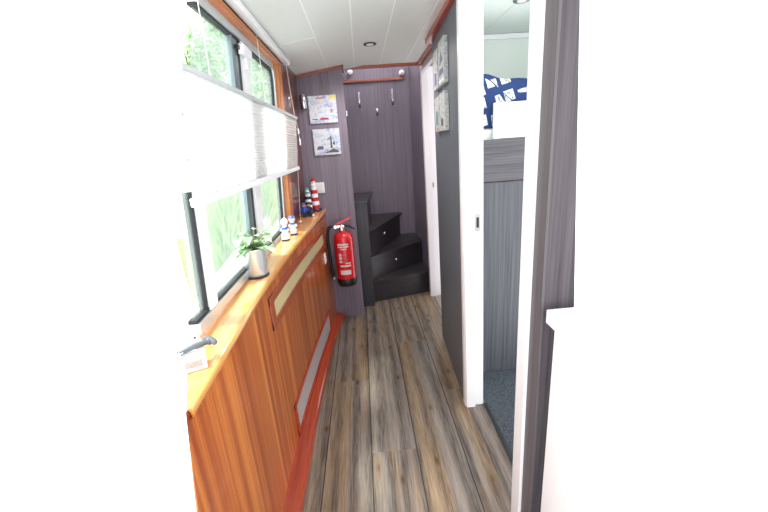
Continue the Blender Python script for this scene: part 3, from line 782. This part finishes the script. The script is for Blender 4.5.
b = MB(); fan(b, [(-.155,3.16),(.018,3.16),(.018,3.19),(-.155,3.19)], 0, H[3]-.022); b.done('newel_board', M['stair_v'], st, bevel=.002)
b = MB(); fan(b, [(-.155,3.19),(.018,3.19),(.06,3.75),(-.155,3.75)], H[2], H[3]-.022); b.done('riser', M['stair_v'], st)
b = MB(); fan(b, [(-.155,3.135),(.026,3.135),(.088,3.755),(-.155,3.755)], H[3]-.022, H[3]); b.done('tread', M['stair'], st, bevel=.003)
def knob(parent, x, y, z, dx, dy):
    d = Vector((dx,dy,0)).normalized(); A = Vector((0,0,1)).rotation_difference(d).to_matrix()
    b = MB(); b.lathe([(.008,0),(.007,.012),(.015,.016),(.020,.023),(.016,.031),(.001,.033)], (x,y,z), 18, A); b.done('knob', M['chrome'], parent, smooth=True)
knob(r2, .258, 3.275+(.238)*.833-.012, .345, .64,-.768)
knob(r3, .155, 3.29+.135*2.19-.004, .600, .91,-.415)

# hook wall: coat hooks, white spot lamps
def hook(x, z0, z1, label):
    h = thing('coat_hook', (x,4.1,z0), label, 'coat hook', 'chrome coat hooks')
    b = MB(); b.box((x-.011,4.090,z0+.02),(x+.011,4.1005,z1)); b.done('back_plate', M['chrome'], h, bevel=.002)
    b = MB(); b.tube([(x,4.092,z0+.05),(x,4.07,z0+.018),(x,4.05,z0+.012),(x,4.035,z0+.03)], .009, 10); b.ball((x,4.035,z0+.034), .014); b.done('peg', M['chrome'], h, smooth=True)
    b = MB(); b.ball((x,4.085,z0+.010), .012); b.done('lower_knob', M['black'], h, smooth=True)
hook(.034, 1.845, 1.995, 'long chrome coat hook, left of the three')
hook(.380, 1.850, 2.005, 'long chrome coat hook, right of the three')
hook(.211, 1.755, 1.825, 'short chrome coat hook, lower middle of the three')
def spot(x, z, label):
    s = thing('spot_lamp', (x,4.1,z), label, 'lamp', 'white spot lamps')
    A = Matrix.Rotation(PI/2,3,'X')
    b = MB(); b.lathe([(.026,0),(.026,.012),(.001,.012)], (x,4.1,z), 20, A); b.done('mount', M['white'], s, smooth=True)
    b = MB(); b.ball((x,4.065,z-.004), .028, 18, 12); b.done('lamp_globe', M['white_gloss'], s, smooth=True)
    b = MB(); b.lathe([(.016,0),(.014,.006),(.001,.006)], (x+.004,4.041,z-.012), 16, A); b.done('lens', M['steel'], s, smooth=True)
spot(-.038, 2.182, 'white round spot lamp, left one above coat hook trim')
spot(.487, 2.150, 'white round spot lamp, right one above coat hook trim')

# ceiling lights
def downlight(x, y, z, label, ring):
    d = thing('downlight', (x,y,z), label, 'ceiling light')
    b = MB(); n = 30
    b.lathe([(.026,-.001),(.040,-.001),(.040,-.005),(.036,-.007),(.026,-.005)], (x,y,z), n, cap=False); b.done('ring', ring, d, smooth=True)
    b = MB(); b.lathe([(.026,-.002),(.020,-.009),(.001,-.010)], (x,y,z), 20); b.done('bulb', M['bulb'], d, smooth=True)
downlight(.115, 2.55, 2.062, 'recessed ceiling spotlight with dark ring in the corridor', M['rubber'])
downlight(.815, 1.93, 2.060, 'recessed ceiling spotlight with metal ring above the bunk', M['alu_dark'])

# ------------------------------------------------------------------ canvases on the right partition
xw = lambda Y: .485 + (.52-.485)*(Y-1.735)/(2.5-1.735)
def canvas(y0, y1, z0, z1, label, mat, marks):
    f = thing('canvas_picture', (xw((y0+y1)/2),(y0+y1)/2,z0), label, 'picture', 'small canvases on the grey partition')
    b = MB(); x0, x1 = xw(y0), xw(y1)
    b.prism([(x0-.022,y0,z0),(x0-.0005,y0,z0),(x1-.0005,y1,z0),(x1-.022,y1,z0)], (0,0,z1-z0)); b.done('canvas', mat, f, bevel=.002)
    for pts, m, nm in marks:
        b = MB(); P = []
        for u, v in pts: Y = y1+(y0-y1)*u; P.append((xw(Y)-.0222,Y,z0+(z1-z0)*v))
        b.prism(P, (-.0005,0,0)); b.done(nm, m, f)
canvas(1.992, 2.160, 1.738, 1.948, 'upper nearer canvas on the grey partition, violet boat picture', M['canvas2'], [([(.1,.2),(.9,.22),(.85,.35),(.15,.36)], M['ink_violet'], 'boat_hull'), ([(.2,.45),(.8,.5),(.5,.75)], M['ink_violet'], 'sail'), ([(.05,.06),(.95,.06),(.95,.12),(.05,.12)], M['ink_white'], 'pale_water')])
canvas(2.196, 2.345, 1.738, 1.938, 'upper farther canvas on the grey partition, pale with violet foot', M['canvas'], [([(.25,.1),(.8,.1),(.75,.4),(.35,.45)], M['ink_violet'], 'violet_patch')])
canvas(1.998, 2.166, 1.505, 1.698, 'lower nearer canvas on the grey partition, pale with grey buoy', M['canvas2'], [([(.25,.15),(.6,.12),(.68,.26),(.5,.36),(.28,.3)], M['ink_grey'], 'grey_buoy')])
canvas(2.190, 2.335, 1.505, 1.694, 'lower farther canvas on the grey partition, teal centre', M['canvas'], [([(.3,.2),(.8,.2),(.75,.6),(.35,.6)], M['ink_teal'], 'teal_patch'), ([(.3,.03),(.75,.03),(.7,.12),(.35,.12)], M['ink_pink'], 'pink_patch')])

# ------------------------------------------------------------------ bunk
bk_ = thing('bunk_bed', (.9,2.05,0), 'high bunk with dark laminate front and white guard board', 'bed')
b = MB(); b.box((.592,1.985,.005),(1.10,2.02,1.215)); b.done('front_panel', M['panel_door'], bk_, bevel=.002)
b = MB(); b.box((.592,1.975,1.22),(1.10,2.02,1.44)); b.done('drawer_front', M['panel_horizontal'], bk_, bevel=.002)
b = MB(); b.box((.592,2.02,1.40),(1.16,2.48,1.50)); b.done('mattress', M['white'], bk_, bevel=.02, seg=4)
b = MB(); b.box((.712,1.985,1.442),(1.10,2.004,1.622)); b.done('guard_board', M['white_gloss'], bk_, bevel=.003)
# rumpled patterned duvet
b = MB(); nx, ny = 36, 16; V = []
for i in range(nx+1):
    row = []
    for j in range(ny+1):
        u, v = i/nx, j/ny
        x = .60+(1.16-.60)*u; y = 2.035+(2.475-2.035)*v
        edge = min(1, min(u*9+.25, (1-u)*8+.1), v*5+.05 if v < .5 else (1-v)*6+.1)
        hgt = .262 + .012*math.sin(u*7+v*4) + .006*math.sin(u*17-v*7) - .09*(u-.28)**2
        row.append((x, y - .015*math.sin(u*11), 1.503 + hgt*max(0,edge)**.45))
    V.append(row)
vb = [[b.bm.verts.new(p) for p in r_] for r_ in V]; vl = [[b.bm.verts.new((p[0],p[1],1.501)) for p in r_] for r_ in V]
for i in range(nx):
    for j in range(ny):
        b.bm.faces.new([vb[i][j],vb[i+1][j],vb[i+1][j+1],vb[i][j+1]]); b.bm.faces.new([vl[i][j],vl[i][j+1],vl[i+1][j+1],vl[i+1][j]])
for i in range(nx):
    for j in (0, ny): b.bm.faces.new([vb[i][j],vl[i][j],vl[i+1][j],vb[i+1][j]])
for j in range(ny):
    for i in (0, nx): b.bm.faces.new([vb[i][j],vl[i][j],vl[i][j+1],vb[i][j+1]])
tag(b.done('duvet', M['duvet'], None, smooth=True, sharp=70, origin=(.9,2.25,1.5)), 'rumpled blue duvet with white squares on the bunk', 'duvet')

# ------------------------------------------------------------------ white counter in the right foreground
ct = thing('kitchen_counter', (.75,.55,0), 'white counter with speckled worktop before the taupe panel', 'counter')
def worktop_mat():
    t = NT('speckled_worktop'); f = t.noise(t.coords(), 260, 2, .7)
    return t.set(.3, 0, .2, t.ramp(f, [(.36, S(196,200,204)), (.5, S(238,240,242))]))
b = MB(); b.prism([(.486,.905,.935),(.486,.20,.935),(1.05,.20,.935),(1.05,.905,.935)], (0,0,.042)); b.done('worktop', worktop_mat(), ct, bevel=.003)
b = MB(); b.box((.503,.22,0),(1.05,.885,.935)); b.done('cabinet_body', M['white_gloss'], ct, bevel=.002)

# ------------------------------------------------------------------ outdoors
b = MB(); b.prism([(-.56,1.05,.80),(-.56,5.2,.80),(-1.16,5.2,.80),(-.88,2.2,.80),(-.80,1.55,.80)], (0,0,.04))
struct(b.done('side_deck', M['deck_white'], bevel=.01), 'white painted side deck outside the window', 'deck')
b = MB(); b.prism([(-.95,2.6,-.3),(-.7,8,-.3),(-4.2,8,-.3),(-1.35,2.6,-.3)], (0,0,.1))
struct(b.done('ground', M['bank']), 'grassy bank beyond the side deck', 'ground')
# tall grass on the bank
rg = random.Random(5); b = MB()
for k in range(6500):
    y = rg.uniform(2.9, 4.4); q = rg.uniform(-.42, -.235); x = q*y
    if x > -1.0: continue
    h = rg.uniform(.7, 1.75); a = rg.uniform(0, 2*PI); w = rg.uniform(.006, .014); lx = rg.uniform(-.12,.3); ly = rg.uniform(-.3,.3)
    dx, dy = math.cos(a)*w, math.sin(a)*w
    p = [(x-dx,y-dy,-.2),(x+dx,y+dy,-.2)]; m1 = (x+lx*.3*h, y+ly*.3*h, -.2+h*.6); tp = (x+lx*h, y+ly*h, -.2+h)
    b.face([p[0],p[1],(m1[0]+dx,m1[1]+dy,m1[2]),(m1[0]-dx,m1[1]-dy,m1[2])]); b.face([(m1[0]-dx,m1[1]-dy,m1[2]),(m1[0]+dx,m1[1]+dy,m1[2]),tp])
tag(b.done('tall_grass', M['grass'], None, origin=(-1.8,4.3,-.2), fix=False), 'tall pale green grass on the bank outside the window', 'grass', None, 'stuff')
def bush(x, y, rx, ry, h, n, label, seed):
    g = random.Random(seed); t = thing('leafy_bush', (x,y,-.25), label, 'bush', 'bushes on the bank')
    b = MB()
    for k in range(5):
        a = g.uniform(0, 2*PI); b.tube([(x,y,-.25),(x+math.cos(a)*rx*.3,y+math.sin(a)*ry*.3,h*.4),(x+math.cos(a)*rx*.6,y+math.sin(a)*ry*.6,h*.85)], [.03,.02,.008], 6)
    b.done('stems', M['stem'], t, smooth=True)
    b = MB()
    for k in range(n):
        u = g.uniform(-1,1); a = g.uniform(0,2*PI); rr = math.sqrt(1-u*u)*g.uniform(.55,1.02)
        lump = 1+.18*math.sin(a*5+u*4)
        p = Vector((x+rx*rr*math.cos(a)*lump, y+ry*rr*math.sin(a)*lump, -.2+h*(.5+.5*u*g.uniform(.8,1.02))))
        d = Vector((g.uniform(-1,1),g.uniform(-1,1),g.uniform(-.8,.4))).normalized(); s_ = d.orthogonal().normalized()
        L = g.uniform(.06,.13); W = L*.3
        b.face([p, p+d*L*.5+s_*W, p+d*L, p+d*L*.5-s_*W])
    b.done('foliage', M['leaf_out'], t, fix=False)
bush(-1.96, 5.35, .30, .36, 3.2, 4200, 'pale green bush outside, farthest left through the window', 21)
bush(-2.05, 6.65, .46, .42, 4.1, 4600, 'tall pale green bush outside, seen between the two nearer bushes', 22)
bush(-1.18, 5.55, .31, .36, 3.3, 4200, 'pale green bush outside, seen through the far pane', 23)

# the right-hand partitions lean in slightly, with what hangs on them
def tree(o):
    yield o
    for c in o.children: yield from tree(c)
seen = set()
for o in [o for o in COL.objects if not o.parent]:
    n = o.name.split('.')[0]
    if n in ('door_1','door_2','canvas_picture','trim_4','trim_5','trim_7') or (n == 'wall_right' and 'partition' in o.get('label','')) or 'end panel' in o.get('label',''):
        for c in tree(o):
            if c.type != 'MESH' or c.data.name in seen: continue
            seen.add(c.data.name); L = world_loc(c)
            for v in c.data.vertices: v.co.x -= (.012 if v.co.y + L.y > 1.4 else .006)*(v.co.z + L.z)

# ------------------------------------------------------------------ light, camera, view
W = bpy.data.worlds.new('overcast_sky'); SC.world = W; W.use_nodes = True
bg = W.node_tree.nodes['Background']; bg.inputs['Color'].default_value = (.97, .985, 1, 1); bg.inputs['Strength'].default_value = 1.8
def area(name, loc, rot, sx, sy, power, col=(1,1,1)):
    l = bpy.data.lights.new(name, 'AREA'); l.shape = 'RECTANGLE'; l.size = sx; l.size_y = sy; l.energy = power; l.color = col
    o = bpy.data.objects.new(name, l); COL.objects.link(o); o.location = loc; o.rotation_euler = rot; return o
sun = bpy.data.lights.new('sun', 'SUN'); sun.energy = 6; sun.angle = math.radians(8); sun.color = (1,.97,.92)
so_ = bpy.data.objects.new('sun', sun); COL.objects.link(so_); so_.rotation_euler = (0, math.radians(-19), 0)
def lamp(name, x, y, z, w):
    l = bpy.data.lights.new(name, 'SPOT'); l.energy = w; l.spot_size = math.radians(165); l.spot_blend = .6; l.shadow_soft_size = .05; l.color = (1,.95,.9)
    o = bpy.data.objects.new(name, l); COL.objects.link(o); o.location = (x,y,z)
lamp('ceiling_spot', .115, 2.55, 2.04, 22)
lamp('bunk_spot', .815, 1.93, 2.04, 3.5)
cam = bpy.data.cameras.new('camera'); co = bpy.data.objects.new('camera', cam); COL.objects.link(co)
f = 362.; cx, cy = 384, 256
def dirc(x, y): return Vector((x-cx, -(y-cy), -f)).normalized()
fy = dirc(360,147); dn = dirc(466,1418); up = -(dn - fy*dn.dot(fy)); up.normalize(); rx = fy.cross(up)
Rm = Matrix((rx, fy, up))
co.matrix_world = Matrix.Translation((0,0,1.45)) @ Rm.to_4x4()
cam.sensor_width = 36; cam.lens = f/768*36; cam.clip_start = .02
SC.camera = co
SC.view_settings.view_transform = 'Standard'; SC.view_settings.look = 'None'; SC.view_settings.exposure = .6; SC.view_settings.gamma = 1
SC.view_settings.use_curve_mapping = False
